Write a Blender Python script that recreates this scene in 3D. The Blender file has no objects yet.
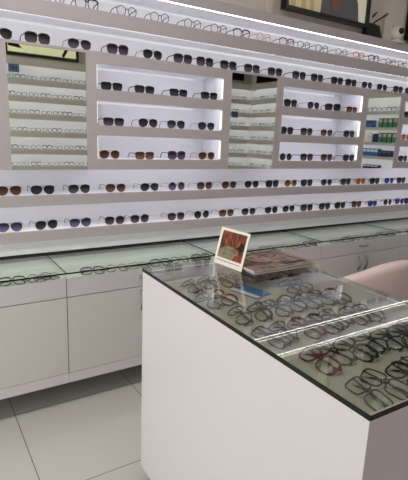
import bpy, bmesh, math, random
from mathutils import Vector, Matrix, Euler
random.seed(7)
C = bpy.context.scene
COL = C.collection
PI = math.pi

# ------------------------------------------------------------------ materials
def srgb(r, g, b):
    f = lambda c: (c/255)/12.92 if c/255 <= .04045 else ((c/255+.055)/1.055)**2.4
    return (f(r), f(g), f(b), 1)

def mat(name, col, rough=.5, spec=.5, metal=0., noise=0., nscale=8., coat=0.):
    m = bpy.data.materials.new(name); m.use_nodes = True
    nt = m.node_tree; p = nt.nodes['Principled BSDF']
    p.inputs['Roughness'].default_value = rough
    p.inputs['Specular IOR Level'].default_value = spec
    p.inputs['Metallic'].default_value = metal
    p.inputs['Coat Weight'].default_value = coat
    if noise > 0:
        tc = nt.nodes.new('ShaderNodeTexCoord'); nz = nt.nodes.new('ShaderNodeTexNoise')
        nz.inputs['Scale'].default_value = nscale
        nt.links.new(tc.outputs['Object'], nz.inputs['Vector'])
        mx = nt.nodes.new('ShaderNodeMix'); mx.data_type = 'RGBA'
        k = 1-noise
        mx.inputs[6].default_value = (col[0]*k, col[1]*k, col[2]*k, 1)
        mx.inputs[7].default_value = (min(1, col[0]*(1+noise)), min(1, col[1]*(1+noise)), min(1, col[2]*(1+noise)), 1)
        nt.links.new(nz.outputs['Fac'], mx.inputs[0])
        nt.links.new(mx.outputs[2], p.inputs['Base Color'])
    else:
        p.inputs['Base Color'].default_value = col
    return m

def emis(name, col, s):
    m = bpy.data.materials.new(name); m.use_nodes = True
    nt = m.node_tree; nt.nodes.remove(nt.nodes['Principled BSDF'])
    e = nt.nodes.new('ShaderNodeEmission'); e.inputs[0].default_value = col; e.inputs[1].default_value = s
    nt.links.new(e.outputs[0], nt.nodes['Material Output'].inputs[0])
    return m

def pane(name, tint, ior=1.5, rough=0.0):
    m = bpy.data.materials.new(name); m.use_nodes = True
    nt = m.node_tree; nt.nodes.remove(nt.nodes['Principled BSDF'])
    t = nt.nodes.new('ShaderNodeBsdfTransparent'); t.inputs[0].default_value = tint
    g = nt.nodes.new('ShaderNodeBsdfGlossy'); g.inputs['Roughness'].default_value = rough
    g.inputs[0].default_value = (1, 1, 1, 1)
    fr = nt.nodes.new('ShaderNodeFresnel')
    ge = nt.nodes.new('ShaderNodeNewGeometry'); mr = nt.nodes.new('ShaderNodeMapRange')
    mr.inputs[3].default_value = ior; mr.inputs[4].default_value = 1/ior
    nt.links.new(ge.outputs['Backfacing'], mr.inputs[0]); nt.links.new(mr.outputs[0], fr.inputs[0])
    mx = nt.nodes.new('ShaderNodeMixShader')
    nt.links.new(fr.outputs[0], mx.inputs[0]); nt.links.new(t.outputs[0], mx.inputs[1]); nt.links.new(g.outputs[0], mx.inputs[2])
    nt.links.new(mx.outputs[0], nt.nodes['Material Output'].inputs[0])
    return m

def lens_mat(name, top, bot, a_top=1., a_bot=.93):
    """sunglass lens: dyed darker at the top, lighter at the bottom"""
    m = bpy.data.materials.new(name); m.use_nodes = True
    nt = m.node_tree; p = nt.nodes['Principled BSDF']
    p.inputs['Roughness'].default_value = .1; p.inputs['Specular IOR Level'].default_value = .14
    tc = nt.nodes.new('ShaderNodeTexCoord'); sp = nt.nodes.new('ShaderNodeSeparateXYZ')
    nt.links.new(tc.outputs['Generated'], sp.inputs[0])
    mx = nt.nodes.new('ShaderNodeMix'); mx.data_type = 'RGBA'
    mx.inputs[6].default_value = bot; mx.inputs[7].default_value = top
    mr = nt.nodes.new('ShaderNodeMapRange'); mr.inputs[1].default_value = .05; mr.inputs[2].default_value = .75
    nt.links.new(sp.outputs[2], mr.inputs[0]); nt.links.new(mr.outputs[0], mx.inputs[0])
    nt.links.new(mx.outputs[2], p.inputs['Base Color'])
    ma = nt.nodes.new('ShaderNodeMapRange'); ma.inputs[3].default_value = a_bot; ma.inputs[4].default_value = a_top
    nt.links.new(sp.outputs[2], ma.inputs[0]); nt.links.new(ma.outputs[0], p.inputs['Alpha'])
    return m

M = {}
M['taupe'] = mat('taupe_laminate', srgb(178, 169, 171), .45, .35, noise=.02)
M['racklip'] = mat('grey_ledge', srgb(200, 192, 184), .5, .3)
M['white'] = mat('white_laminate', srgb(226, 225, 231), .28, .45)
M['niche'] = mat('niche_lining', srgb(224, 223, 230), .35, .4)
M['drawer'] = mat('lilac_grey_drawer', srgb(205, 199, 205), .35, .4)
M['door'] = mat('off_white_door', srgb(208, 204, 201), .35, .4)
M['island'] = mat('blush_white_laminate', srgb(216, 206, 208), .3, .4)
M['wall'] = mat('wall_paint', srgb(206, 195, 184), .7, .2, noise=.03)
M['wallw'] = mat('white_wall_paint', srgb(225, 222, 218), .6, .3)
M['ceil'] = mat('ceiling_paint', srgb(225, 224, 222), .8, .2)
M['dark'] = mat('toe_kick', srgb(150, 146, 142), .6, .3)
M['black'] = mat('black_plastic', srgb(16, 15, 17), .35, .5)
M['blackmetal'] = mat('black_metal', srgb(18, 17, 19), .35, .3)
M['gun'] = mat('gunmetal', srgb(95, 92, 95), .3, .5, .9)
M['gold'] = mat('gold_metal', srgb(170, 130, 80), .3, .5, .9)
M['brownp'] = mat('tortoise_plastic', srgb(62, 36, 22), .3, .5, noise=.5, nscale=60)
M['redp'] = mat('crimson_plastic', srgb(118, 34, 46), .3, .5)
M['pinkp'] = mat('rose_plastic', srgb(196, 122, 116), .3, .5)
M['purplep'] = mat('plum_plastic', srgb(70, 40, 66), .3, .5)
M['greyp'] = mat('grey_plastic', srgb(74, 74, 78), .3, .5)
M['chrome'] = mat('handle_metal', srgb(150, 146, 144), .3, .5, .9)
M['edge'] = mat('green_glass_edge', srgb(10, 20, 14), .2, .35)
nt = M['edge'].node_tree; t_ = nt.nodes.new('ShaderNodeBsdfTransparent'); t_.inputs[0].default_value = (.72, .80, .74, 1)
ge = nt.nodes.new('ShaderNodeNewGeometry'); mx = nt.nodes.new('ShaderNodeMixShader')
nt.links.new(ge.outputs['Backfacing'], mx.inputs[0]); nt.links.new(nt.nodes['Principled BSDF'].outputs[0], mx.inputs[1]); nt.links.new(t_.outputs[0], mx.inputs[2])
nt.links.new(mx.outputs[0], nt.nodes['Material Output'].inputs[0])
M['glass'] = pane('counter_glass', (.972, .984, .974, 1))
M['iglass'] = pane('island_glass', (.885, .90, .875, 1))
M['fglass'] = pane('front_glass', (.93, .97, .94, 1))
M['clear'] = pane('clear_lens', (.92, .93, .92, 1), 1.2)
M['led'] = emis('led_white', (1, .985, .97, 1), 9.)
M['ledc'] = emis('led_cornice', (1, .985, .97, 1), 3.)
M['ledw'] = emis('led_warm', (1, .95, .88, 1), 1.3)
M['ledback'] = emis('led_profile', (.97, .97, 1, 1), .72)
M['ledn'] = emis('led_niche_added', (.98, .98, 1, 1), 13.)
M['ledrow'] = emis('led_row_added', (.98, .98, 1, 1), 8.)
M['ledsk'] = emis('led_skirt', (1, 1, 1, 1), 1.6)
M['ledr'] = emis('led_rack_added', (1, 1, .97, 1), 7.)
M['lamp'] = emis('lamp_diffuser', (1, .98, .95, 1), 3.)
M['pink'] = mat('pale_pink_upholstery', srgb(232, 208, 204), .55, .3, noise=.03, nscale=25)
M['paper'] = mat('card_white', srgb(232, 222, 216), .5, .3)
M['page'] = mat('paper_pages', srgb(205, 196, 188), .7, .2)
M['ink'] = mat('print_ink', srgb(20, 17, 18), .5, .3)
M['inkgrey'] = mat('print_ink_grey', srgb(120, 108, 104), .6, .3)
M['bed'] = mat('sage_grey_display_bed', srgb(182, 178, 168), .6, .3, noise=.05, nscale=5)
M['tray'] = mat('pale_tray', srgb(196, 202, 191), .6, .3)
M['camwhite'] = mat('camera_white', srgb(222, 216, 206), .35, .5)
M['bluebox'] = mat('blue_card', srgb(48, 110, 184), .45, .4)
M['navybox'] = mat('navy_card', srgb(34, 44, 96), .45, .4)
M['greenbox'] = mat('green_card', srgb(62, 128, 102), .45, .4)
M['redband'] = mat('red_card', srgb(206, 168, 162), .45, .4)
M['whitebox'] = mat('white_card', srgb(228, 228, 222), .5, .4)
M['brownpic'] = mat('brown_print', srgb(110, 90, 70), .5, .3, noise=.5, nscale=30)
M['screen'] = mat('dark_screen', srgb(12, 12, 14), .3, .3)
M['cream'] = mat('cream_poster_glowing', srgb(214, 214, 176), .5, .3, noise=.12, nscale=6)
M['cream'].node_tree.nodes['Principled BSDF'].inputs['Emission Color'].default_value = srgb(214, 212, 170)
M['cream'].node_tree.nodes['Principled BSDF'].inputs['Emission Strength'].default_value = .6  # plain poster given a glow, standing in for light on the dim opposite wall
# mirror
m = bpy.data.materials.new('mirror_silver'); m.use_nodes = True
nt = m.node_tree; nt.nodes.remove(nt.nodes['Principled BSDF'])
g = nt.nodes.new('ShaderNodeBsdfGlossy'); g.inputs['Roughness'].default_value = .012; g.inputs[0].default_value = (.80, .83, .765, 1)
nt.links.new(g.outputs[0], nt.nodes['Material Output'].inputs[0]); M['mirror'] = m
# floor tiles
m = mat('polished_tile', srgb(188, 184, 178), .16, .5); nt = m.node_tree; p = nt.nodes['Principled BSDF']
tc = nt.nodes.new('ShaderNodeTexCoord'); mp = nt.nodes.new('ShaderNodeMapping'); br = nt.nodes.new('ShaderNodeTexBrick')
mp.inputs['Location'].default_value = (-.40, -1.90, 0)
br.offset = 0; br.squash = 1
br.inputs['Scale'].default_value = 1; br.inputs['Brick Width'].default_value = .745; br.inputs['Row Height'].default_value = .72
br.inputs['Mortar Size'].default_value = .0028; br.inputs['Mortar Smooth'].default_value = .2; br.inputs['Bias'].default_value = 0
br.inputs['Color1'].default_value = srgb(184, 181, 175); br.inputs['Color2'].default_value = srgb(184, 181, 175); br.inputs['Mortar'].default_value = srgb(112, 108, 104)
nt.links.new(tc.outputs['Object'], mp.inputs[0]); nt.links.new(mp.outputs[0], br.inputs[0]); nt.links.new(br.outputs[0], p.inputs['Base Color'])
M['floor'] = m

def ramp_mat(name, stops, scale=(1, 1, 1), nscale=3., detail=4., rough=.35, dist=0., mixz=0.):
    """print made of noise through a colour ramp, object coordinates; mixz adds the height to the ramp position"""
    m = mat(name, (1, 1, 1, 1), rough, .4); nt = m.node_tree; p = nt.nodes['Principled BSDF']
    tc = nt.nodes.new('ShaderNodeTexCoord'); mp = nt.nodes.new('ShaderNodeMapping'); mp.inputs['Scale'].default_value = scale
    nz = nt.nodes.new('ShaderNodeTexNoise'); nz.inputs['Scale'].default_value = nscale; nz.inputs['Detail'].default_value = detail; nz.inputs['Distortion'].default_value = dist
    rp = nt.nodes.new('ShaderNodeValToRGB')
    nt.links.new(tc.outputs['Object'], mp.inputs[0]); nt.links.new(mp.outputs[0], nz.inputs['Vector'])
    e = rp.color_ramp.elements
    e[0].position, e[0].color = stops[0]; e[1].position, e[1].color = stops[-1]
    for s in stops[1:-1]:
        x = e.new(s[0]); x.color = s[1]
    nt.links.new(nz.outputs['Fac'], rp.inputs[0]); nt.links.new(rp.outputs[0], p.inputs['Base Color'])
    return m
M['autumn'] = ramp_mat('autumn_print', [(.30, srgb(38, 24, 16)), (.46, srgb(84, 40, 20)), (.56, srgb(136, 66, 32)), (.68, srgb(160, 100, 56)), (.8, srgb(70, 60, 40))], (60, 60, 16), 1., 5)
M['mound'] = ramp_mat('mound_print', [(.3, srgb(84, 80, 58)), (.5, srgb(122, 116, 90)), (.7, srgb(146, 138, 110))], (30, 30, 60), 1., 4)
M['rust'] = ramp_mat('rust_print', [(.3, srgb(84, 32, 20)), (.6, srgb(150, 64, 42))], (40, 40, 40), 1., 4)
M['cover'] = ramp_mat('magazine_cover', [(.28, srgb(34, 26, 26)), (.42, srgb(78, 58, 50)), (.5, srgb(140, 112, 98)), (.57, srgb(118, 100, 94)), (.66, srgb(50, 40, 40))], (9, 16, 9), 1., 5, .25, 1.2)
M['cover2'] = ramp_mat('magazine_border', [(.3, srgb(120, 74, 58)), (.7, srgb(150, 112, 96))], (12, 12, 12), 1., 3, .3)

# ------------------------------------------------------------------ mesh helpers
class MB:
    def __init__(s): s.v = []; s.f = []; s.m = []; s.sm = []
    def add(s, vs, fs, mi=0, smooth=False):
        o = len(s.v); s.v += [tuple(v) for v in vs]
        for f in fs: s.f.append([i+o for i in f]); s.m.append(mi); s.sm.append(smooth)
    def box(s, x0, x1, y0, y1, z0, z1, mi=0):
        s.add([(x0, y0, z0), (x1, y0, z0), (x1, y1, z0), (x0, y1, z0), (x0, y0, z1), (x1, y0, z1), (x1, y1, z1), (x0, y1, z1)],
              [(0, 3, 2, 1), (4, 5, 6, 7), (0, 1, 5, 4), (1, 2, 6, 5), (2, 3, 7, 6), (3, 0, 4, 7)], mi)
        return s
    def slab(s, x0, x1, y0, y1, z0, z1, mface, medge):
        o = len(s.v)
        s.v += [(x0, y0, z0), (x1, y0, z0), (x1, y1, z0), (x0, y1, z0), (x0, y0, z1), (x1, y0, z1), (x1, y1, z1), (x0, y1, z1)]
        for i, f in enumerate([(0, 3, 2, 1), (4, 5, 6, 7), (0, 1, 5, 4), (1, 2, 6, 5), (2, 3, 7, 6), (3, 0, 4, 7)]):
            s.f.append([k+o for k in f]); s.m.append(mface if i < 2 else medge); s.sm.append(False)
        return s
    def tube(s, pts, r, seg=6, closed=False, mi=0, flat=1.):
        pts = [Vector(p) for p in pts]; n = len(pts); vs = []; rr = r if isinstance(r, (list, tuple)) else [r]*n
        up0 = Vector((0, 1, 0))
        for i, p in enumerate(pts):
            a = pts[(i-1) % n] if closed or i > 0 else p; b = pts[(i+1) % n] if closed or i < n-1 else p
            t = (b-a).normalized()
            up = up0 if abs(t.dot(up0)) < .9 else Vector((0, 0, 1))
            u = t.cross(up).normalized(); w = u.cross(t)
            for k in range(seg):
                q = 2*PI*k/seg
                vs.append(p+u*math.cos(q)*rr[i]+w*math.sin(q)*rr[i]*flat)
        fs = []
        for i in range(n if closed else n-1):
            j = (i+1) % n
            for k in range(seg):
                l = (k+1) % seg
                fs.append((i*seg+k, i*seg+l, j*seg+l, j*seg+k))
        if not closed:
            fs.append(tuple(range(seg))[::-1]); fs.append(tuple((n-1)*seg+k for k in range(seg)))
        s.add(vs, fs, mi, True); return s
    def prism(s, poly, y0, y1, mi=0):
        """poly in x,z pushed along y"""
        n = len(poly)
        s.add([(x, y0, z) for x, z in poly]+[(x, y1, z) for x, z in poly],
              [tuple(range(n)), tuple(range(2*n-1, n-1, -1))]+[(i, i+n, (i+1) % n+n, (i+1) % n) for i in range(n)], mi)
        return s
    def poly(s, vs, mi=0): s.add(vs, [tuple(range(len(vs)))], mi); return s
    def lathe(s, prof, seg=24, mi=0):
        vs = []; fs = []
        for r, z in prof:
            for k in range(seg): vs.append((r*math.cos(2*PI*k/seg), r*math.sin(2*PI*k/seg), z))
        for i in range(len(prof)-1):
            for k in range(seg):
                l = (k+1) % seg; fs.append((i*seg+k, i*seg+l, (i+1)*seg+l, (i+1)*seg+k))
        fs.append(tuple(range(seg))[::-1]); fs.append(tuple((len(prof)-1)*seg+k for k in range(seg)))
        s.add(vs, fs, mi, True); return s
    def mesh(s, name, mats, bevel=0):
        me = bpy.data.meshes.new(name); me.from_pydata(s.v, [], s.f)
        for m in (mats if isinstance(mats, list) else [mats]): me.materials.append(m)
        for p, mi, sm in zip(me.polygons, s.m, s.sm): p.material_index = mi; p.use_smooth = sm
        bm = bmesh.new(); bm.from_mesh(me); bmesh.ops.recalc_face_normals(bm, faces=bm.faces)
        if bevel: bmesh.ops.bevel(bm, geom=bm.edges[:], offset=bevel, segments=2, affect='EDGES', profile=.6)
        bm.to_mesh(me); bm.free(); me.update(); return me
    def build(s, name, mats, parent=None, bevel=0, loc=None):
        o = bpy.data.objects.new(name, s.mesh(name, mats, bevel)); COL.objects.link(o)
        if parent: o.parent = parent
        if loc: o.location = loc
        return o

def tag(o, label, cat, group=None, kind=None):
    if label: o['label'] = label
    if cat: o['category'] = cat
    if group: o['group'] = group
    if kind: o['kind'] = kind
    return o
def struct(o): o['kind'] = 'structure'; return o
def thing(name, label, cat, loc=(0, 0, 0), rot=(0, 0, 0), group=None):
    o = bpy.data.objects.new(name, None); COL.objects.link(o); o.empty_display_size = .05
    o.location = loc; o.rotation_euler = rot
    return tag(o, label, cat, group)
def copy_tree(o, parent=None):
    c = o.copy(); COL.objects.link(c)
    if parent: c.parent = parent
    for ch in o.children: copy_tree(ch, c)
    return c
def box(name, dims, m, parent=None, bevel=0): return MB().box(*dims).build(name, m, parent, bevel)

# ------------------------------------------------------------------ dimensions (metres; x along the display wall, y towards it, z up)
YF, YB = 3.0, 3.285           # front of the fixtures, wall behind them
XL, XR, YO, ZC = -2.4, 5.9, -1.6, 3.5
Z_CORN, Z1B, Z1T, Z2, ZPB = 2.53, 2.303, 2.39, 2.145, 1.398
Z3B, Z3T, Z4B, Z4T, ZG = 1.168, 1.237, .937, 1.007, .841
X0, X1 = -.75, 5.88
FZ = -.02                      # floor level

# ------------------------------------------------------------------ room
struct(box('floor', (XL, XR, YO, YB+.1, -.07, FZ), M['floor']))
struct(box('ceiling', (XL, XR, YO, YB+.1, ZC, ZC+.05), M['ceil']))
struct(box('wall_back', (XL, XR, YB, YB+.1, FZ, ZC), M['wallw']))
struct(box('wall_right', (XR, XR+.1, YO-.1, YB+.1, FZ, ZC), M['wallw']))
struct(box('wall_front', (XL, XR, YO-.1, YO, FZ, ZC), M['wall']))
b = MB()
for d in [(XL-.1, XL, YO, -.6, FZ, ZC), (XL-.1, XL, 2.9, YB+.1, FZ, ZC), (XL-.1, XL, -.6, 2.9, FZ, .25), (XL-.1, XL, -.6, 2.9, 2.7, ZC)]: b.box(*d)
struct(b.build('wall_left', M['wallw']))
b = MB()
for d in [(XL-.07, XL-.03, -.6, 2.9, .25, .31), (XL-.07, XL-.03, -.6, 2.9, 2.64, 2.7), (XL-.07, XL-.03, -.6, -.54, .31, 2.64), (XL-.07, XL-.03, 2.84, 2.9, .31, 2.64), (XL-.07, XL-.03, 1.12, 1.18, .31, 2.64)]: b.box(*d)
w = struct(b.build('window_1', M['blackmetal']))
box('window_pane', (XL-.056, XL-.05, -.54, 2.84, .31, 2.64), M['fglass'], w)
# wall above the display fixture and its pilaster
struct(box('wall_upper', (XL, XR, 3.11, YB, Z_CORN+.07, ZC), M['wall']))
struct(box('trim_1', (3.93, 4.22, 3.075, 3.11, Z_CORN+.07, ZC), M['wall']))
struct(box('trim_2', (2.50, 2.56, 3.085, 3.11, Z_CORN+.07, ZC), M['wall']))

# ------------------------------------------------------------------ display wall fixtures
def fixture(name, label, cat, group=None): return thing(name, label, cat, (2.6, YF, 0), (0, 0, 0), group)
def local(o, mbx, name, m, bevel=0):
    """build a part given in room coordinates under its thing"""
    o_ = mbx.build(name, m, o, bevel)
    o_.matrix_parent_inverse = Matrix.Translation(o.location).inverted()
    return o_

t = fixture('display_cornice', 'long taupe cornice with a glowing strip along the top of the eyewear wall', 'cornice')
local(t, MB().box(X0, X1, YF, YF+.025, Z_CORN, Z_CORN+.07), 'fascia_board', M['taupe'])
local(t, MB().box(X0, X1, YF+.025, YB, Z_CORN+.012, Z_CORN+.07), 'soffit_board', M['white'])
local(t, MB().box(X0, X1, YF+.027, YF+.043, Z_CORN+.004, Z_CORN+.012), 'light_strip', M['led'])  # extra strip added out of sight behind the fascia to brighten the top row
local(t, MB().box(X0, X1, YF+.006, YF+.013, Z_CORN-.002, Z_CORN), 'light_strip', M['ledc'])
local(t, MB().box(X0, X1, YB-.02, YB-.012, Z_CORN-.014, Z_CORN-.0005), 'light_profile', M['ledback'])
local(t, MB().box(X0, X1, YB-.012, YB, Z1T, Z_CORN+.012), 'back_panel', M['white'])

t = fixture('display_ledge', 'topmost taupe ledge of the eyewear wall carrying clear spectacles', 'display shelf', 'full length eyewear ledges')
local(t, MB().box(X0, X1, YF, YF+.02, Z1B, Z1T), 'front_board', M['taupe'])
local(t, MB().box(X0, X1, YF+.02, YB, Z1B+.012, Z1T), 'shelf_board', M['white'])
local(t, MB().box(X0, X1, YF+.022, YF+.04, Z1B+.004, Z1B+.012), 'light_strip', M['led'])
local(t, MB().box(X0, X1, YB-.02, YB-.012, Z1B-.006, Z1B+.008), 'light_profile', M['ledback'])
local(t, MB().box(X0, X1, YB-.012, YB, Z2, Z1B+.012), 'back_panel', M['white'])

t = fixture('display_ledge', 'second taupe ledge from the top, carrying dark sunglasses above the mirrors', 'display shelf', 'full length eyewear ledges')
local(t, MB().box(X0, X1, YF, YF+.02, Z2-.016, Z2), 'front_board', M['taupe'])
local(t, MB().box(X0, X1, YF+.02, YB, Z2-.016, Z2), 'shelf_board', M['white'])

t = fixture('display_ledge', 'long taupe ledge of sunglasses just below the mirrors and niche panels', 'display shelf', 'full length eyewear ledges')
local(t, MB().box(X0, X1, YF, YF+.02, Z3B, Z3T), 'front_board', M['taupe'])
local(t, MB().box(X0, X1, YF+.02, YB, Z3B+.012, Z3T), 'shelf_board', M['white'])
local(t, MB().box(X0, X1, YF+.022, YF+.037, Z3B+.004, Z3B+.012), 'light_strip', M['led'])
local(t, MB().box(X0, X1, YB-.012, YB, Z3T, ZPB), 'back_panel', M['white'])
local(t, MB().box(X0, X1, YF+.03, YF+.044, ZPB+.012, ZPB+.02), 'light_strip', M['ledrow'])  # unseen strip added under the panels to brighten this row

t = fixture('display_ledge', 'lowest taupe ledge of sunglasses, just above the glass topped counter', 'display shelf', 'full length eyewear ledges')
local(t, MB().box(X0, X1, YF, YF+.02, Z4B, Z4T), 'front_board', M['taupe'])
local(t, MB().box(X0, X1, YF+.02, YB, Z4B+.012, Z4T), 'shelf_board', M['white'])
local(t, MB().box(X0, X1, YB-.012, YB, Z4T, Z3B+.012), 'back_panel', M['white'])
local(t, MB().box(X0, X1, YF+.03, YF+.05, ZG+.002, Z4B+.012), 'skirt_panel', M['white'])
local(t, MB().box(X0, X1, YF+.024, YF+.0299, ZG+.0005, ZG+.011), 'rubber_seal', M['black'])
local(t, MB().box(X0, X1, YF+.006, YF+.021, Z4B+.004, Z4B+.012), 'light_strip', M['ledsk'])

NZ = [(2.076, 1.917), (1.847, 1.690), (1.622, 1.467)]
def niche_panel(x0, label, first=False):
    x1 = x0+1.137; a, b_ = x0+.068, x1-.075
    t = thing('niche_panel', label, 'display panel', (x0, YF, ZPB), (0, 0, 0), 'niche panels of the eyewear wall')
    f = MB()
    f.box(x0, a, YF, YF+.02, ZPB, Z2-.016); f.box(b_, x1, YF, YF+.02, ZPB, Z2-.016)
    zs = [Z2-.016]+[z for p in NZ for z in p]+[ZPB]
    for i in range(0, 8, 2): f.box(a, b_, YF, YF+.02, zs[i+1], zs[i])
    local(t, f, 'frame', M['taupe'])
    local(t, MB().box(a-.02, b_+.02, YB-.012, YB, ZPB, Z2-.016), 'back_panel', M['niche'])
    local(t, MB().box(a-.018, a, YF+.02, YB-.012, ZPB+.03, Z2-.016), 'side_board', M['niche'])
    local(t, MB().box(b_, b_+.018, YF+.02, YB-.012, ZPB+.03, Z2-.016), 'side_board', M['niche'])
    for k, (zt, zb) in enumerate(NZ):
        lo = NZ[k+1][0] if k < 2 else ZPB
        local(t, MB().box(a, b_, YF+.02, YB-.012, max(lo+.026, zb-.02), zb), 'niche_floor', M['niche'])
        local(t, MB().box(a, b_, YF+.02, YB-.012, zt+.016, zt+.024), 'niche_ceiling', M['niche'])
        local(t, MB().box(a+.03, b_-.03, YF+.021, YF+.035, zt+.009, zt+.016), 'light_strip', M['ledn'])  # added out of sight behind the rail to brighten the niche
        local(t, MB().box(a+.01, b_-.11, YB-.02, YB-.012, zt-.004, zt+.006), 'light_profile', M['ledback'])
        for xx in ((a, a+.005), (b_-.005, b_)):
            local(t, MB().box(xx[0], xx[1], YF+.004, YF+.024, zb+.012, zt-.008), 'light_strip', M['ledw'])
    return t
niche_panel(-.615, 'taupe niche panel cut off at the photo\'s left edge, beside the widest mirror')
niche_panel(.995, 'taupe panel of three lit niches between the widest mirror and the corner reflection mirror')
niche_panel(2.594, 'taupe panel of three lit niches between the corner reflection mirror and the carton mirror')
niche_panel(4.235, 'taupe niche panel cut off at the photo\'s right edge, holding orange round sunglasses')

def mirror(x0, x1, label):
    t = thing('wall_mirror', label, 'mirror', (x0, YF, ZPB), (0, 0, 0), 'mirrors of the eyewear wall')
    local(t, MB().box(x0+.001, x1-.001, YF+.006, YF+.011, ZPB, Z2-.017), 'mirror_glass', M['mirror'])
    local(t, MB().box(x0+.001, x1-.001, YF+.0115, YF+.024, ZPB, Z2-.017), 'backing_board', M['dark'])
mirror(.522, .995, 'tall wall mirror at far left reflecting shelves of spectacles and a cream poster')
mirror(2.132, 2.594, 'tall wall mirror between two niche panels, reflecting a corner of spectacle shelves')
mirror(3.731, 4.235, 'tall wall mirror at far right reflecting shelves of green and blue cartons')

# ------------------------------------------------------------------ eyewear
def outline(style, n=22):
    P = []
    for k in range(n):
        q = 2*PI*k/n; c, s = math.cos(q), math.sin(q)
        if style == 'aviator':
            a, b, e = .0335, .0315, 2.2
        elif style == 'round': a, b, e = .0295, .0295, 2.
        elif style == 'rect': a, b, e = .033, .0245, 4.
        elif style == 'club': a, b, e = .0315, .0275, 2.6
        else: a, b, e = .0325, .0285, 3.
        x = a*math.copysign(abs(c)**(2/e), c); z = b*math.copysign(abs(s)**(2/e), s)
        if style == 'aviator':
            x *= 1+.10*(z/b); x += .004*(-z/b if z < 0 else 0)*1.0
            if z > 0: z *= .80
        elif style in ('way', 'club', 'rect'):
            x *= 1+.07*(z/b)
        P.append((x, z))
    return P

MESH = {}
def eyewear_meshes(style, fm, lm):
    key = (style, fm, lm)
    if key in MESH: return MESH[key]
    P = outline(style); zs = [p[1] for p in P]; z0 = -min(zs)+.0025; cx = .0385
    thick = {'aviator': .0014, 'round': .0017, 'rect': .0024, 'way': .0028, 'club': .0016}[style]
    if lm == 'clear': thick = max(thick, .0023)
    fr = MB(); bow = lambda x: .05*(x/.075)**2*.16
    for s in (-1, 1):
        fr.tube([(s*(cx+x), bow(cx+x), z+z0) for x, z in P], thick, 6, True)
        top = [(s*(cx+x), bow(cx+x)-.0008, z+z0) for x, z in P if z > .35*max(zs)]
        if style in ('club', 'way'):
            top.sort(key=lambda p: s*p[0]); fr.tube(top, thick*1.75, 6)
        ex = max(p[0] for p in P); zh = z0+.55*max(zs)
        fr.tube([(s*(cx+ex-.001), bow(cx+ex), zh), (s*(cx+ex+.004), bow(cx+ex)+.004, zh+.001)], thick*1.3, 6)
    ix = cx-max(p[0] for p in P)
    zb = z0+.35*max(zs)
    fr.tube([(-ix-.004, .0005, zb-.002), (-ix*.4, -.001, zb+.003), (ix*.4, -.001, zb+.003), (ix+.004, .0005, zb-.002)], thick*1.15, 6)
    if style == 'aviator':
        zt = z0+max(zs)*.92
        fr.tube([(-ix-.010, .0, zt), (0, -.0015, zt+.0005), (ix+.010, .0, zt)], thick, 6)
    lens = []
    for s in (-1, 1):
        l = MB(); n = len(P)
        o = [(s*(cx+x*.985), bow(cx+x), z*.985+z0) for x, z in P]
        mid = [(s*(cx+x*.5), bow(cx+x*.5)-.0012, z*.5+z0) for x, z in P]
        cen = [(s*cx, bow(cx)-.0018, z0)]
        fs = [(i, (i+1) % n, n+(i+1) % n, n+i) for i in range(n)]+[(n+i, n+(i+1) % n, 2*n) for i in range(n)]
        l.add(o+mid+cen, fs, 0, True)
        lens.append(l.mesh('lens', M[lm]))
    tem = []; fold = []
    ex = cx+max(p[0] for p in P)+.004; zh = z0+.55*max(zs)
    tr = max(thick, .0016)*1.05
    for s in (-1, 1):
        pts = [(s*ex, bow(ex)+.003, zh+.001), (s*(ex-.001), .05, zh+.002), (s*(ex-.002), .095, zh+.001), (s*(ex-.003), .112, zh-.006), (s*(ex-.005), .128, zh-.018), (s*(ex-.007), .14, .006)]
        tem.append(MB().tube(pts, [tr, tr*.9, tr, tr*1.1, tr*1.2, tr], 5).mesh('temple', M[fm]))
        d = .012 if s < 0 else .019
        pts = [(s*ex, bow(ex)+.003, zh+.001), (s*(ex-.004), d, zh), (0, d, zh-.002), (-s*.045, d, zh-.004), (-s*.062, d+.001, zh-.014), (-s*.068, d+.001, .008)]
        fold.append(MB().tube(pts, [tr, tr, tr*.95, tr*1.1, tr*1.2, tr], 5).mesh('temple', M[fm]))
    # one-mesh version for pieces too small in the picture to show parts
    MESH[key] = (fr.mesh('frame', M[fm]), lens, tem, fold, fr)
    return MESH[key]

def eyewear(name, label, style, fm, lm, loc, rz=0., tilt=0., folded=False, group=None, roll=0.):
    fr, lens, tem, fold, _ = eyewear_meshes(style, fm, lm)
    t = thing(name, label, 'spectacles' if lm == 'clear' else 'sunglasses', loc, (-tilt, roll, rz), group)
    for nm, me in [('frame', fr)]+[('lens', l) for l in lens]+[('temple', q) for q in (fold if folded else tem)]:
        o = bpy.data.objects.new(nm, me); COL.objects.link(o); o.parent = t
    return t

ORD = ['first', 'second', 'third', 'fourth', 'fifth', 'sixth', 'seventh', 'eighth', 'ninth', 'tenth', 'eleventh', 'twelfth', 'thirteenth', 'fourteenth', 'fifteenth', 'sixteenth',
       'seventeenth', 'eighteenth', 'nineteenth', 'twentieth', 'twenty-first', 'twenty-second', 'twenty-third', 'twenty-fourth', 'twenty-fifth', 'twenty-sixth', 'twenty-seventh', 'twenty-eighth']
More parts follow.
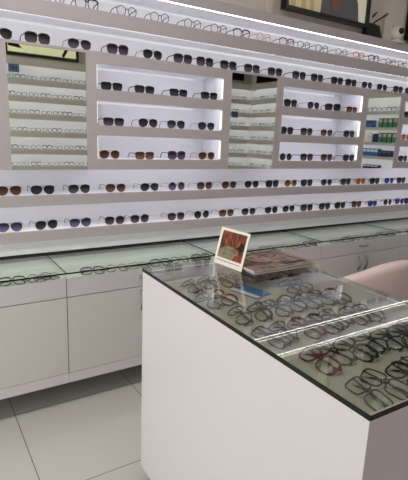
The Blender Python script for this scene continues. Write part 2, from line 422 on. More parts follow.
# lens dyes
M['Lblack'] = lens_mat('lens_black', srgb(17, 16, 18), srgb(34, 32, 36))
M['Lgrad'] = lens_mat('lens_black_fade', srgb(18, 17, 20), srgb(80, 74, 80))
M['Lplum'] = lens_mat('lens_plum_fade', srgb(26, 20, 30), srgb(96, 76, 94))
M['Lnavy'] = lens_mat('lens_navy', srgb(20, 20, 36), srgb(44, 44, 70))
M['Lpurple'] = lens_mat('lens_purple_fade', srgb(36, 32, 60), srgb(112, 102, 140))
M['Lbrown'] = lens_mat('lens_brown', srgb(48, 26, 11), srgb(98, 60, 28))
M['Lredbrown'] = lens_mat('lens_red_brown', srgb(56, 28, 20), srgb(120, 84, 72))
M['Lamber'] = lens_mat('lens_amber', srgb(66, 38, 16), srgb(132, 92, 50))
M['Lorange'] = lens_mat('lens_orange', srgb(176, 72, 20), srgb(206, 110, 50))
M['Lblue'] = lens_mat('lens_blue', srgb(36, 46, 150), srgb(60, 80, 190))
LENS = {'Lblack': 'black', 'Lgrad': 'fading grey', 'Lplum': 'plum', 'Lnavy': 'navy', 'Lpurple': 'purple', 'Lbrown': 'brown', 'Lredbrown': 'reddish brown', 'Lamber': 'amber', 'Lorange': 'orange', 'Lblue': 'bright blue'}
STY = {'aviator': 'aviator', 'round': 'round', 'rect': 'rectangular', 'way': 'square', 'club': 'browline'}
FRM = {'black': 'black', 'blackmetal': 'black', 'gun': 'steel', 'gold': 'gold', 'brownp': 'tortoise', 'redp': 'crimson', 'pinkp': 'rose', 'purplep': 'plum', 'greyp': 'grey'}

def row(xs, specs, z, place, group, y=YF+.03, jit=.05, first=0):
    for i, (x, sp) in enumerate(zip(xs, specs)):
        st, fm, lm = sp[:3]; rz = (sp[3] if len(sp) > 3 else random.uniform(-jit, jit))
        lab = f"{LENS[lm]} lensed {STY[st]} sunglasses, {ORD[i+first]} pair along {place}"
        eyewear('sunglasses', lab, st, fm, lm, (x, y, z), rz, group=group)
A = lambda l='Lblack', f='blackmetal', *r: ('aviator', f, l)+r
W = lambda l='Lgrad', f='black', *r: ('way', f, l)+r
R_ = lambda l='Lblack', f='black', *r: ('rect', f, l)+r
O_ = lambda l='Lblack', f='blackmetal', *r: ('round', f, l)+r
B_ = lambda l='Lgrad', f='black', *r: ('club', f, l)+r
# clear spectacles on the topmost ledge
xs = [.808, 1.017, 1.284, 1.525, 1.788, 2.013, 2.225, 2.442, 2.685, 2.876, 3.089, 3.34, 3.57, 3.782, 4.038, 4.227]
fs = [('round', 'redp'), ('way', 'blackmetal'), ('round', 'blackmetal'), ('round', 'black'), ('round', 'blackmetal'), ('round', 'blackmetal'), ('way', 'blackmetal'), ('round', 'pinkp'), ('way', 'redp'), ('round', 'greyp'), ('round', 'black'), ('round', 'greyp'), ('way', 'pinkp'), ('way', 'black'), ('round', 'black'), ('round', 'black')]
for i, (x, (st, fm)) in enumerate(zip(xs, fs)):
    eyewear('spectacles', f"clear {STY[st]} spectacles with {FRM[fm]} frames, {ORD[i]} pair along the topmost ledge", st, fm, 'clear', (x, YF+.03, Z1T), random.uniform(-.08, .04), group='spectacles on the topmost ledge')
row([.491, .707, .961, 1.214, 1.468, 1.706, 1.892, 2.103, 2.33, 2.567, 2.833, 3.046, 3.297, 3.482, 3.707, 3.929, 4.179, 4.377],
    [A(), W('Lgrad'), A('Lgrad'), W('Lplum'), A(), W('Lplum'), W('Lgrad'), W('Lgrad'), W('Lplum'), W('Lgrad'), W('Lplum'), W('Lgrad'), W('Lblack'), W('Lblack'), A('Lnavy'), A('Lnavy'), W('Lplum'), W('Lbrown')],
    Z2, 'the ledge above the mirrors', 'sunglasses on the ledge above the mirrors', y=YF+.012)
PA, PB, PC = NZ[0][1], NZ[1][1], NZ[2][1]
row([1.178, 1.418, 1.688, 1.953], [R_(), R_(), R_(), R_()], PA, 'the top niche beside the widest mirror', 'sunglasses in the top niche beside the widest mirror')
row([1.191, 1.448, 1.674, 1.937], [R_('Lgrad'), A(), A('Lgrad'), A('Lnavy', 'gun')], PB, 'the middle niche beside the widest mirror', 'sunglasses in the middle niche beside the widest mirror')
row([1.161, 1.424, 1.685, 1.951], [A('Lbrown', 'gold'), R_('Lamber', 'brownp'), W('Lplum'), A('Lbrown', 'gold')], PC, 'the bottom niche beside the widest mirror', 'sunglasses in the bottom niche beside the widest mirror')
row([2.778, 3.05, 3.291, 3.555], [W('Lblack'), A('Lnavy'), W('Lblack', 'black', -.5), R_('Lamber', 'brownp')], PA, 'the top niche beside the carton mirror', 'sunglasses in the top niche beside the carton mirror')
row([2.757, 2.994, 3.246, 3.55], [W('Lblack'), W('Lplum'), B_('Lredbrown', 'brownp'), W('Lblack')], PB, 'the middle niche beside the carton mirror', 'sunglasses in the middle niche beside the carton mirror')
row([2.769, 3.021, 3.277, 3.579], [O_('Lblack'), W('Lplum'), W('Lredbrown', 'purplep'), W('Lnavy')], PC, 'the bottom niche beside the carton mirror', 'sunglasses in the bottom niche beside the carton mirror')
for z, sp, nm in ((PA, W('Lblack'), 'top'), (PB, O_('Lorange', 'brownp'), 'middle'), (PC, W('Lblack'), 'bottom')):
    row([4.43], [sp], z, f'the {nm} niche by the photo\'s right edge', f'sunglasses in the {nm} niche by the edge')
row([.503, .707, .945, 1.203, 1.466, 1.692, 1.943, 2.18, 2.413, 2.638, 2.854, 3.05, 3.309, 3.574, 3.794, 4.01, 4.247, 4.451],
    [A('Lbrown'), A('Lnavy'), A('Lgrad'), A('Lredbrown', 'gun'), A('Lnavy', 'gun'), O_('Lpurple', 'gun'), B_('Lredbrown', 'brownp'), A('Lbrown', 'brownp'), A('Lblack'), W('Lnavy'), O_('Lamber', 'gold'), W('Lnavy'), A('Lblack'), W('Lgrad'), O_('Lorange', 'brownp'), W('Lblack'), A('Lblue'), W('Lblack')],
    Z3T, 'the ledge just below the mirrors', 'sunglasses on the ledge just below the mirrors')
row([.497, .724, .947, 1.195, 1.389, 1.694, 1.926, 2.166, 2.397, 2.649, 2.854, 3.077, 3.314, 3.529, 3.772, 4.02, 4.267, 4.473, 4.634],
    [A('Lpurple'), A('Lblack', 'gun', .12), A('Lpurple'), B_('Lgrad'), B_('Lgrad'), B_('Lplum'), O_('Lblack'), B_('Lamber', 'brownp'), B_('Lplum'), B_('Lnavy'), A('Lblack'), W('Lgrad'), W('Lblack'), W('Lblack'), W('Lredbrown'), R_('Lblue'), O_('Lblack'), A('Lblue'), W('Lnavy')],
    Z4T, 'the lowest ledge above the counter', 'sunglasses on the lowest ledge')

# ------------------------------------------------------------------ base counter along the wall
YC = 2.577
UN = [(-.37, .70, 'cut off at the photo\'s left edge'), (.72, 1.745, 'half hidden by the island\'s blush side'), (1.765, 2.80, 'hidden behind the magazines'),
      (2.82, 3.855, 'with paired bow handles'), (3.875, 4.93, 'at the photo\'s right edge')]
def bow_handle(x, z0, z1, vertical=True, z=None):
    b = MB(); pts = []
    for k in range(9):
        q = k/8; off = .026*math.sin(PI*q)+.002
        if vertical: pts.append((x, YC-.018-off, z0+(z1-z0)*q))
        else: pts.append((z0+(z1-z0)*q, YC-.018-off, x))
    return b.tube(pts, .0085, 8)
for x0, x1, ds in UN:
    t = thing('counter_cabinet', 'pale grey floor cabinet '+ds, 'cabinet', ((x0+x1)/2, YC, 0), (0, 0, 0), 'cabinets under the glass counter')
    local(t, MB().box(x0-.009, x1+.009, YC, YF+.04, .14, .795), 'body', M['door'])
    local(t, MB().box(x0-.009, x1+.009, YC-.018, YC, .14, .203), 'plinth_rail', M['island'])
    local(t, MB().box(x0-.009, x1+.009, 2.83, 2.85, FZ, .14), 'toe_kick', M['dark'])
    d = local(t, MB().box(x0-.0075, x1+.0075, YC-.018, YC, .692, .803), 'drawer', M['drawer'])
    cx = (x0+x1)/2
    h = bow_handle(.757, cx-.06, cx+.06, False).build('drawer_handle', M['chrome'], d)
    for a, b_, hx in ((x0-.0075, cx-.002, cx-.045), (cx+.002, x1+.0075, cx+.045)):
        d = local(t, MB().box(a, b_, YC-.018, YC, .206, .687), 'door', M['door'])
        h = bow_handle(hx, .535, .665).build('door_handle', M['chrome'], d)
k = 0
for x0, x1, ds in UN:
    t = thing('glass_display_case', 'glass topped display case on the cabinet '+ds, 'display case', ((x0+x1)/2, YC, .803), (0, 0, 0), 'glass cases along the counter')
    local(t, MB().box(x0-.009, x1+.009, YC-.006, YF+.03, .796, .804), 'tray', M['tray'])
    local(t, MB().slab(x0-.0085, x1+.0085, YC-.022, YF+.029, .832, .841, 0, 1), 'glass_top', [M['glass'], M['edge']])
    local(t, MB().box(x0-.008, x1+.008, YC-.018, YC-.012, .804, .8315), 'front_glass', M['fglass'])
    local(t, MB().box(x0-.009, x0-.004, YC-.010, YF+.029, .8045, .8315), 'side_glass', M['fglass'])
cf = ['black', 'blackmetal', 'greyp', 'purplep', 'black', 'brownp', 'black', 'blackmetal', 'greyp']
for i in range(28):
    x = .42+i*.153; fm = 'redp' if i == 4 else cf[i % 9]; st = ['way', 'round', 'rect'][i % 3]
    for x0, x1, _ in UN:
        if x1-.07 < x < x0+1.13 and x > x1-.07: x = x1-.085
        if x0-.09 < x < x0+.08: x = x0+.085
    eyewear('spectacles', f"folded {STY[st]} {FRM[fm]} spectacles, {ORD[i]} from the left in the glass counter cases", st, fm, 'clear', (x, YC-.008+.006*(i % 2), .8065), random.uniform(-.2, .2), 1.02, True, 'spectacles lying in the counter cases')

# ------------------------------------------------------------------ glass topped island
RI = math.radians(-1.39); IB = Vector((.797, .541, 0)); IW, IL, IZ = .742, 1.236, 1.065
isl = thing('display_island', 'blush white display island with a glass top over rows of folded spectacles', 'display counter', IB, (0, 0, RI))
b = MB(); e = .002; zb = .992
b.box(e, IW-e, e, IL-e, .06, zb)
body = b.build('cabinet_body', M['island'], isl)
for nm, d in (('rim_board', (e, .020, e, IL-e, zb, IZ-.0155)), ('rim_board', (IW-.020, IW-e, e, IL-e, zb, IZ-.0155)), ('rim_board', (.020, IW-.020, e, .02, zb, IZ-.0155)), ('rim_board', (.020, IW-.020, IL-.02, IL-e, zb, IZ-.0155))):
    MB().box(*d).build(nm, M['island'], isl)
MB().box(.0205, IW-.0205, .0205, IL-.0205, zb, zb+.004).build('display_bed', M['bed'], isl)
MB().slab(0, IW, 0, IL, IZ-.015, IZ, 0, 1).build('glass_top', [M['iglass'], M['edge']], isl)
MB().box(.03, IW-.03, .03, IL-.03, FZ, .06).build('plinth', M['dark'], isl)
iw = isl.matrix_basis
RotI = Matrix.Translation(IB) @ Matrix.Rotation(RI, 4, 'Z')
icols = ['black', 'blackmetal', 'greyp', 'black', 'purplep', 'blackmetal', 'black', 'brownp', 'black', 'redp']
rn = ['first', 'second', 'third', 'fourth', 'fifth', 'sixth', 'seventh', 'eighth']
spots = []
for r in range(6):
    ly = .142+r*.188
    for c_ in range(8 if r else 6):
        lx = .105+c_*.081+(.03 if r % 2 else 0) + (.03 if r == 0 else 0)
        if lx > IW-.07: continue
        spots.append((r, c_, lx+random.uniform(-.012, .012), ly+random.uniform(-.014, .014)))
special = {(0, 0): ('rect', 'greyp'), (0, 1): ('rect', 'brownp'), (1, 0): ('way', 'redp'), (2, 2): ('way', 'redp'), (1, 1): ('round', 'black'), (1, 2): ('way', 'black'), (1, 3): ('round', 'black'), (1, 4): ('round', 'black'), (2, 0): ('rect', 'purplep')}
nth = {}
for n, (r, c_, lx, ly) in enumerate(spots):
    if math.hypot(lx-.37, ly-.93) < .115: continue      # clear of the leaflet
    nth[r] = nth.get(r, -1)+1
    st = ['round', 'way', 'rect'][(r*2+c_) % 3]; fm = icols[(r*5+c_*3) % 9]; st = ['round', 'round', 'way', 'round', 'club'][(r*2+c_) % 5]
    if (r, c_) in special: st, fm = special[(r, c_)]
    p = RotI @ Vector((lx, ly, zb+.0085))
    eyewear('spectacles', f"folded {STY[st]} {FRM[fm]} spectacles, {rn[r]} row from island's near end, {rn[nth[r]]} from its blush side",
            st, fm, 'clear', p, -PI/2+RI+random.uniform(-.25, .25), 1.12, True, 'folded spectacles in the island')
# leaflet inside the case
p = RotI @ Vector((.37, .93, zb+.0045))
t = thing('leaflet', 'blue leaflet with a cream band lying in the island case under the picture card', 'leaflet', p, (0, 0, RI+.25))
MB().box(-.05, .05, -.075, .075, 0, .004).build('cover', M['bluebox'], t)
MB().box(-.05, -.022, -.075, .075, .0042, .0048).build('cover_band', M['paper'], t)

# picture card leaning on the island
u = Vector((.0180, -.1925, 0)); w_ = u.length; u.normalize()
BL = Vector((1.172, 1.727, IZ+.001)); ang = math.atan2(u.y, u.x)
t = thing('picture_card', 'small white bordered picture card of an autumn scene propped up on the island glass', 'picture card', BL, (-.26, 0, ang))
h = .172
MB().box(0, w_, 0, .003, 0, h).build('card', M['paper'], t)
x0, x1, z0, z1 = .016, w_-.014, .034, h-.012
pic = MB(); y = -.0006
pic.box(x0, x1, y, -.00005, z0, z1, 0)
mound = [(x0, z0)]+[(x0+(x1-x0)*k/14*.93, z0+.018+.040*math.sin(PI*(.12+.83*k/14))) for k in range(15)]+[(x1-.012, z0)]
pic.prism(mound, y-.0006, y-.0001, 1)
pic.prism([(x1-.062, z0), (x1-.050, z0+.022), (x1-.028, z0+.034), (x1, z0+.026), (x1, z0)], y-.0012, y-.0007, 2)
pic.prism([(x1-.050, z0+.058), (x1-.034, z0+.074), (x1-.022, z0+.092), (x1-.006, z0+.080), (x1-.002, z0+.055), (x1-.02, z0+.045)], y-.0012, y-.0007, 3)
pic.build('picture', [M['autumn'], M['mound'], M['rust'], M['ink']], t)
tx = MB(); xx = .02
while xx < w_-.02:
    L = random.uniform(.006, .018)
    tx.box(xx, min(xx+L, w_-.018), -.0006, -.00005, .019, .0225); xx += L+.004
tx.build('caption_line', M['inkgrey'], t)
# strut behind the card
st = MB(); st.add([(w_*.35, .003, h*.62), (w_*.65, .003, h*.62), (w_*.65, .075, .0185), (w_*.35, .075, .0185), (w_*.35, .006, h*.62), (w_*.65, .006, h*.62), (w_*.65, .078, .0185), (w_*.35, .078, .0185)],
       [(0, 3, 2, 1), (4, 5, 6, 7), (0, 1, 5, 4), (1, 2, 6, 5), (2, 3, 7, 6), (3, 0, 4, 7)])
st.build('strut', M['paper'], t)

# magazines
def magazine(label, corner, ux, W_, D_, z, th, cov, title=False):
    t = thing('magazine', label, 'magazine', (corner[0], corner[1], z), (0, 0, ux), 'magazines stacked on the island')
    MB().box(.001, W_-.001, .001, D_-.001, .0008, th-.0008).build('pages', M['page'], t)
    MB().box(0, W_, 0, D_, 0, .0008).build('back_cover', cov, t)
    c = MB().box(0, W_, 0, D_, th-.0008, th).build('front_cover', cov, t)
    if title:
        s = MB()
        s.box(W_-.035, W_-.001, .002, D_-.002, th+.0001, th+.0005, 0)
        s.build('cover_border', M['cover2'], t)
        s = MB(); xx = W_-.145
        for L, hgt in ((.018, .034), (.012, .024), (.012, .03), (.012, .022), (.012, .024), (.012, .022), (.010, .03), (.012, .024)):
            s.box(xx, xx+L, .022, .022+hgt, th+.0002, th+.0008); xx += L+.003
        s.build('cover_title', M['ink'], t)
        s = MB()
        for k in range(12):
            a = 2*PI*k/12
        ring = [(.15+.055*math.cos(2*PI*k/20), .15+.06*math.sin(2*PI*k/20)) for k in range(20)]
        s.add([(x_, y_, th+.0003) for x_, y_ in ring], [tuple(range(20))], 0)
        s.add([(.125+.014*math.cos(2*PI*k/12), .17+.010*math.sin(2*PI*k/12), th+.0006) for k in range(12)], [tuple(range(12))], 1)
        s.add([(.175+.014*math.cos(2*PI*k/12), .17+.010*math.sin(2*PI*k/12), th+.0006) for k in range(12)], [tuple(range(12))], 1)
        s.add([(.15+.018*math.cos(2*PI*k/12), .115+.007*math.sin(2*PI*k/12), th+.0006) for k in range(12)], [tuple(range(12))], 2)
        s.build('cover_portrait', [mat('skin_print', srgb(150, 118, 104), .35), M['ink'], mat('lip_print', srgb(140, 60, 54), .35)], t)
    return t
magazine('thick closed magazine at the bottom of the stack beside the picture card', (1.215, 1.466), 0., .355, .25, IZ+.001, .011, M['cover2'])
magazine('glossy brown portrait magazine on top of the stack beside the picture card', (1.205, 1.462), .03, .36, .25, IZ+.0125, .011, M['cover'], True)

# ------------------------------------------------------------------ pink tub chair beyond the island
PC_ = Vector((2.72, 2.13, 0))
t = thing('tub_chair', 'pale pink round backed tub chair standing between the island and the wall cabinets', 'chair', PC_)
def shell(rx, ry, zlow, ztop):
    pts = []
    n = 40
    for k in range(n+1):
        q = math.radians(-205+ (230)*k/n)
        pts.append((rx*math.cos(q), ry*math.sin(q), zlow, ztop(q)))
    return pts
def ztop(q):
    d = abs((math.degrees(q)+90))         # 0 at the middle of the back
    T = [(0, .880), (15, .871), (25, .855), (35, .828), (45, .803), (55, .775), (65, .73), (80, .66), (100, .58), (116, .54)]
    for (a, za), (b_, zb_) in zip(T, T[1:]):
        if d <= b_: return za+(zb_-za)*(d-a)/(b_-a)
    return .54
out = shell(.50, .40, .16, ztop); inn = shell(.40, .30, .16, ztop)
b = MB(); n = len(out); vs = []
for (o_, i_) in zip(out, inn):
    ox, oy, zl, zt = o_; ix, iy = i_[0], i_[1]
    mx_, my_ = (ox+ix)/2, (oy+iy)/2
    ring = [(ix, iy, zl), (ox, oy, zl), (ox, oy, zt-.05), (ox*.985+ix*.015, oy*.985+iy*.015, zt-.025), (ox*.8+ix*.2, oy*.8+iy*.2, zt-.005), (mx_, my_, zt), (ox*.2+ix*.8, oy*.2+iy*.8, zt-.005), (ix, iy, zt-.05)]
    vs += ring
fs = []
for i in range(n-1):
    for k in range(8):
        l = (k+1) % 8; fs.append((i*8+k, i*8+l, (i+1)*8+l, (i+1)*8+k))
fs.append(tuple(range(8))); fs.append(tuple((n-1)*8+k for k in range(8))[::-1])
b.add(vs, fs, 0, True); b.build('backrest', M['pink'], t)
b = MB(); b.lathe([(.05, .22), (.37, .22), (.39, .25), (.39, .41), (.36, .45), (.05, .46)], 28)
b.v = [(x_*1.0, y_*.76, z_) for x_, y_, z_ in b.v]; b.build('seat_cushion', M['pink'], t)
for sx in (-1, 1):
    for sy in (-1, 1):
        MB().tube([(sx*.30, sy*.22, .22), (sx*.33, sy*.25, FZ)], [.02, .013], 8).build('leg', M['blackmetal'], t)

# ------------------------------------------------------------------ things on top of the fixture
ZT = Z_CORN+.07
def lightbox(x0, x1, z0, z1, label, person):
    t = thing('wall_lightbox', label, 'picture', ((x0+x1)/2, 3.03, z0), (0, 0, 0), 'framed pictures above the eyewear wall')
    b = MB(); w = .026
    b.box(x0, x1, 3.03, 3.10, z0, z0+w); b.box(x0, x1, 3.03, 3.10, z1-w, z1); b.box(x0, x0+w, 3.03, 3.10, z0+w, z1-w); b.box(x1-w, x1, 3.03, 3.10, z0+w, z1-w)
    local(t, b, 'frame', M['black'])
    a, c, zl, zh = x0+w, x1-w, z0+w, z1-w
    def pm(n, col, s=.28):
        m = mat(n, col, .3, .4); p = m.node_tree.nodes['Principled BSDF']
        p.inputs['Emission Color'].default_value = col; p.inputs['Emission Strength'].default_value = s; return m
    if not person:
        local(t, MB().box(a, c, 3.05, 3.06, zl, zh), 'picture', M['screen']); return
    mats = [pm('photo_beige', srgb(196, 178, 138)), pm('photo_stripe', srgb(168, 150, 112)), pm('photo_cardigan', srgb(78, 78, 84)), pm('photo_skin', srgb(112, 68, 52)),
            pm('photo_pale', srgb(214, 208, 184)), pm('photo_hair', srgb(60, 38, 28)), pm('photo_lapel', srgb(66, 66, 74))]
    p = MB(); p.box(a, c, 3.06, 3.07, zl, zh, 0)
    for xs in (.05, .17, .27): p.box(a+(c-a)*xs, a+(c-a)*(xs+.05), 3.0592, 3.0598, zl, zh, 1)
    p.box(a+(c-a)*.86, c, 3.0592, 3.0598, zl, zh, 4)
    X = lambda q: a+(c-a)*q
    Z = lambda q: zl+(zh-zl)*q
    body = [(X(.40), zl), (X(.405), Z(.2)), (X(.43), Z(.38)), (X(.50), Z(.50)), (X(.60), Z(.56)), (X(.72), Z(.54)), (X(.83), Z(.46)), (X(.88), Z(.30)), (X(.91), zl)]
    p.prism(body, 3.0580, 3.0588, 2)
    p.prism([(X(.555), Z(.07)), (X(.525), Z(.22)), (X(.54), Z(.40)), (X(.575), Z(.55)), (X(.70), Z(.55)), (X(.69), Z(.35)), (X(.62), Z(.14)), (X(.585), Z(.055))], 3.0568, 3.0576, 3)
    p.prism([(X(.54), Z(.04)), (X(.505), Z(.22)), (X(.52), Z(.42)), (X(.55), Z(.52)), (X(.535), Z(.35)), (X(.53), Z(.22)), (X(.56), Z(.07))], 3.0560, 3.0566, 6)
    head = [(X(.635)+.085*math.cos(2*PI*k/24), Z(.74)+.115*math.sin(2*PI*k/24)) for k in range(24)]
    hair = [(X(.635)+.115*math.cos(2*PI*k/24), Z(.77)+.125*math.sin(2*PI*k/24)) for k in range(24)]
    p.prism(hair, 3.0560, 3.0566, 5); p.prism(head, 3.0550, 3.0558, 3)
    local(t, p, 'picture', mats)
lightbox(2.648, 3.655, 2.675, 3.25, 'black framed lit photo of a person in an open grey cardigan above the eyewear wall', True)
lightbox(4.29, 5.25, 2.66, 3.25, 'black framed dark screen cut off at the upper right corner above the security camera', False)

t = thing('router', 'small black router with a raised antenna standing on the cornice', 'router', (3.735, 3.06, ZT))
b = MB(); b.prism([(-.10, 0), (.135, 0), (.085, .118), (-.095, .125)], -.02, .02); b.build('casing', M['black'], t)
MB().tube([(-.0, 0, .115), (.035, 0, .145), (.21, 0, .245)], .008, 8).build('antenna', M['black'], t)
t = thing('wall_peg', 'short black peg fixed to the wall above the router', 'peg', (3.80, 3.10, 2.82))
MB().tube([(-.028, -.006, -.024), (.028, -.006, .024)], .008, 8).build('rod', M['black'], t)
MB().tube([(0, -.006, 0), (0, .012, 0)], .005, 8).build('bracket', M['black'], t)
t = thing('security_camera', 'white dome security camera with a black lens standing on the cornice', 'camera', (4.10, 3.055, ZT))
MB().lathe([(.085, 0), (.085, .012), (.05, .022), (.035, .04)], 28).build('base', M['camwhite'], t)
b = MB(); b.lathe([(.02, .03)]+[(.064*math.cos(a), .095+.064*math.sin(a)) for a in [math.radians(x) for x in range(-75, 86, 10)]], 28); b.build('housing', M['camwhite'], t)
b = MB(); b.lathe([(.028, 0), (.028, .012), (.022, .018)], 20)
o = b.build('camera_lens', M['black'], t); o.location = (-.012, -.056, .105); o.rotation_euler = Euler((PI/2+.0, 0, -.25))

# ------------------------------------------------------------------ the other two walls (seen in the mirrors)
def rack(name, label, along, c0, c1, face, zs, lip=.082, depth=.16):
    """ledges on a wall; along='x' for the wall opposite, 'y' for the wall at the end"""
    t = thing(name, label, 'shelving', ((c0+c1)/2, face, 0) if along == 'x' else (face, (c0+c1)/2, 0), (0, 0, 0), 'wall shelving opposite')
    def bx(a0, a1, d0, d1, z0, z1):
        return MB().box(a0, a1, face+d0, face+d1, z0, z1) if along == 'x' else MB().box(face-d1, face-d0, a0, a1, z0, z1)
    local(t, bx(c0, c1, .002, .012, zs[-1]-.1, zs[0]+.24), 'back_panel', M['white'])
    for z in zs:
        local(t, bx(c0, c1, depth-.015, depth, z-lip, z), 'front_board', M['racklip'])
        local(t, bx(c0, c1, .012, depth-.015, z-.03, z), 'ledge', M['white'])
        local(t, bx(c0, c1, depth-.032, depth-.016, z-.038, z-.03), 'light_strip', M['ledr'])  # added behind the lip to brighten the shelves seen in the mirrors
    local(t, bx(c0, c1, depth-.015, depth, zs[0]+.19, zs[0]+.30), 'header_board', M['racklip'])
    local(t, bx(c0, c1, .012, depth-.016, zs[0]+.24, zs[0]+.30), 'header_top', M['white'])
    local(t, bx(c0, c1, depth-.032, depth-.016, zs[0]+.232, zs[0]+.24), 'light_strip', M['ledr'])  # likewise added, brightening the top shelf
    local(t, bx(c0+(.36 if along == 'y' else 0), c1-(.0 if along == 'y' else .2), .002, .35, FZ, .93), 'base_cabinet', M['drawer'])
    return t
ZO = [2.374, 2.13, 1.878, 1.618, 1.356, 1.10]
rack('spectacle_rack', 'wall rack of spectacle ledges facing the widest mirror', 'x', .9, XR-.003, YO, ZO)
rack('spectacle_rack', 'end wall rack of spectacle ledges reflected in the middle mirror', 'y', YO+.163, -.45, XR, ZO)
rack('carton_rack', 'end wall rack of cartons reflected in the far mirror', 'y', 1.1, 2.3, XR, [2.09, 1.872, 1.662, 1.462, 1.278], .04)
k = 0
def far_glass(pos, rz, st, fm):
    fr = eyewear_meshes(st, fm, 'clear')[0]
    o = bpy.data.objects.new('spectacles', fr); COL.objects.link(o); o.location = pos; o.rotation_euler = (0, 0, rz)
    tag(o, 'clear spectacles on the shelves that only show reflected in the mirrors', 'spectacles', 'spectacles reflected in the mirrors')
for z in ZO:
    for i in range(8): far_glass((1.32+i*.172+random.uniform(-.015, .015), YO+.13, z), PI, ['round', 'way', 'rect'][(k+i) % 3], 'black' if (k+i) % 4 else 'greyp')
    for i in range(4): far_glass((5.12+i*.165+random.uniform(-.015, .015), YO+.13, z), PI, ['round', 'way'][(k+i) % 2], 'black')
    for i in range(4): far_glass((XR-.13, -1.3+i*.2+random.uniform(-.02, .02), z), -PI/2, ['round', 'way'][(k+i) % 2], 'black')
    k += 1
for i in range(5): far_glass((XR-.13, 1.3+i*.16, 2.09), -PI/2, ['round', 'way'][i % 2], 'greyp')
def carton(y0, y1, z0, z1, m, label, band=None, grp='cartons on the end wall rack'):
    y0, y1 = 6.02-.962*(6.02-y0), 6.02-.962*(6.02-y1)
    t = thing('carton', label, 'box', (XR-.09, (y0+y1)/2, z0), (0, 0, 0), grp)
    MB().box(-.04, .04, -(y1-y0)/2, (y1-y0)/2, 0, z1-z0).build('box_body', M[m], t)
    if band: MB().box(-.0408, -.0402, -(y1-y0)/2+.004, (y1-y0)/2-.004, (z1-z0)*.55, (z1-z0)*.88).build('printed_band', M[band], t)
carton(1.19, 1.31, 1.8725, 1.975, 'bluebox', 'blue carton on the second ledge of the end wall rack', 'brownpic')
for i in range(4): carton(1.42+i*.084, 1.484+i*.084, 1.8725, 2.0, 'greenbox', f'green carton with a red band, {ORD[i]} on the second rack ledge', 'redband')
carton(1.19, 1.26, 1.6625, 1.80, 'whitebox', 'tall white carton on the third ledge of the end wall rack'); carton(1.265, 1.33, 1.6625, 1.77, 'whitebox', 'short white carton on the third ledge of the end wall rack')
carton(1.35, 1.425, 1.6625, 1.785, 'navybox', 'navy carton between white and green cartons on the third rack ledge')
for i in range(4): carton(1.44+i*.082, 1.502+i*.082, 1.6625, 1.80, 'greenbox', f'green carton with a red band, {ORD[i]} on the third rack ledge', 'redband')
for i in range(4): carton(1.19+i*.07, 1.255+i*.07, 1.4625, 1.57, 'bluebox', f'bright blue carton, {ORD[i]} on the fourth rack ledge', 'whitebox')
for i in range(3): carton(1.48+i*.07, 1.54+i*.07, 1.4625, 1.55, 'navybox', f'navy carton, {ORD[i]} beyond the blue ones on the fourth rack ledge', 'inkgrey')
for i in range(4): carton(1.22+i*.07, 1.285+i*.07, 1.2785, 1.335, 'navybox', f'low navy carton, {ORD[i]} on the lowest rack ledge', 'whitebox')
def far_frame(x0, x1, z0, z1, m, label, along='x', th=.04):
    t = thing('framed_poster', label, 'poster', ((x0+x1)/2, YO+.01, z0) if along == 'x' else (XR-.01, (x0+x1)/2, z0), (0, 0, 0) if along == 'x' else (0, 0, PI/2), 'posters over the opposite shelving')
    hw = (x1-x0)/2; b = MB(); w = .04
    b.box(-hw, hw, -.0, th, 0, w); b.box(-hw, hw, 0, th, z1-z0-w, z1-z0); b.box(-hw, -hw+w, 0, th, w, z1-z0-w); b.box(hw-w, hw, 0, th, w, z1-z0-w)
    b.build('frame', M['black'], t)
    MB().box(-hw+w, hw-w, .005, .02, w, z1-z0-w).build('poster_print', M[m], t)
    return t
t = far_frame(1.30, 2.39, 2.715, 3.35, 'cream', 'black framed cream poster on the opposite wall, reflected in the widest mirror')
b = MB(); b.tube([(.30, .026, .05), (.36, .026, .16), (.45, .026, .24), (.50, .026, .26)], .022, 6, flat=.15); b.build('poster_curve', M['ink'], t)
b = MB(); b.prism([(-.49, .12), (-.30, .10), (-.40, .22), (-.42, .30), (-.49, .32)], .0205, .022); b.build('poster_shape', M['ink'], t)
far_frame(4.3, 5.66, 2.74, 3.3, 'screen', 'black screen on the opposite wall beside the corner')
far_frame(-1.4, -.2, 2.70, 3.3, 'screen', 'black screen on the end wall beside the corner', 'y')
def small_sign(x, z, label):
    t = thing('shelf_card', label, 'card', (x, YO+.166, z), (0, 0, 0), 'blue shelf cards')
    MB().box(-.075, .075, -.004, 0, 0, .115).build('card', M['bluebox'], t)
    MB().box(-.05, .05, .0002, .001, .025, .09).build('card_picture', M['brownpic'], t)
for x, z in ((1.392, 2.455), (5.40, 2.03)): small_sign(x, z, 'blue bordered card on the spectacle ledge by the '+('cream poster' if x < 2 else 'corner'))

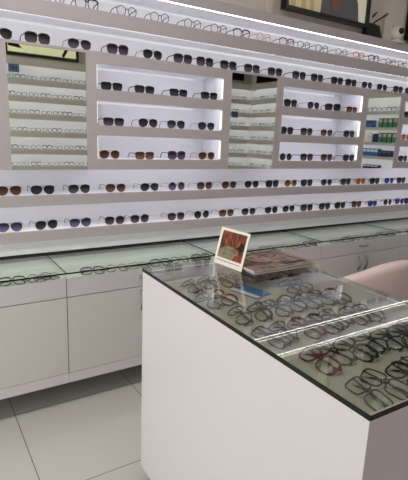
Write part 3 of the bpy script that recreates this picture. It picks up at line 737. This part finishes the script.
# ------------------------------------------------------------------ light
def lamp_panel(x, y, sx, sy, e):
    t = thing('ceiling_lamp', 'white ceiling light panel above the shop floor, out of the picture', 'ceiling lamp', (x, y, ZC), (0, 0, 0), 'ceiling light panels')
    MB().box(-sx/2, sx/2, -sy/2, sy/2, -.04, 0).build('housing', M['camwhite'], t)
    l = bpy.data.lights.new('ceiling_light', 'AREA'); l.shape = 'RECTANGLE'; l.size = sx*.95; l.size_y = sy*.95; l.energy = e; l.color = (1, .97, .94)
    o = bpy.data.objects.new('ceiling_light', l); COL.objects.link(o); o.location = (x, y, ZC-.045)
for x, y, e_ in ((-1.1, 1.5, 34), (.9, 1.7, 22), (3.6, 1.6, 8)): lamp_panel(x, y, 1.2, .5, e_)
l = bpy.data.lights.new('window_daylight', 'AREA'); l.shape = 'RECTANGLE'; l.size = 3.4; l.size_y = 2.3; l.energy = 95; l.color = (1, .985, .98)
o = bpy.data.objects.new('window_daylight', l); COL.objects.link(o); o.location = (XL-.12, 1.15, 1.48); o.rotation_euler = (0, -PI/2, 0)
wd = bpy.data.worlds.new('world'); C.world = wd; wd.use_nodes = True
wd.node_tree.nodes['Background'].inputs[0].default_value = (.9, .95, 1, 1); wd.node_tree.nodes['Background'].inputs[1].default_value = .6

# ------------------------------------------------------------------ camera
cam = bpy.data.cameras.new('camera'); co = bpy.data.objects.new('camera', cam); COL.objects.link(co)
cam.sensor_fit = 'AUTO'; cam.sensor_width = 36; cam.lens = 457/480*36; cam.clip_start = .02
Rm = ((0.84449516, -0.08560636, 0.52867711), (-0.53415519, -0.20616516, 0.81986228), (0.03880938, -0.97476535, -0.21983256))
co.matrix_world = Matrix(((Rm[0][0], -Rm[0][1], -Rm[0][2], 0), (Rm[1][0], -Rm[1][1], -Rm[1][2], 0), (Rm[2][0], -Rm[2][1], -Rm[2][2], 1.64), (0, 0, 0, 1)))
C.camera = co
C.view_settings.view_transform = 'Standard'; C.view_settings.look = 'None'; C.view_settings.gamma = 1; C.view_settings.use_curve_mapping = False
C.view_settings.exposure = 0.0
C.cycles.use_denoising = True
C.cycles.transparent_max_bounces = 24
C.cycles.max_bounces = 10; C.cycles.diffuse_bounces = 4; C.cycles.glossy_bounces = 6
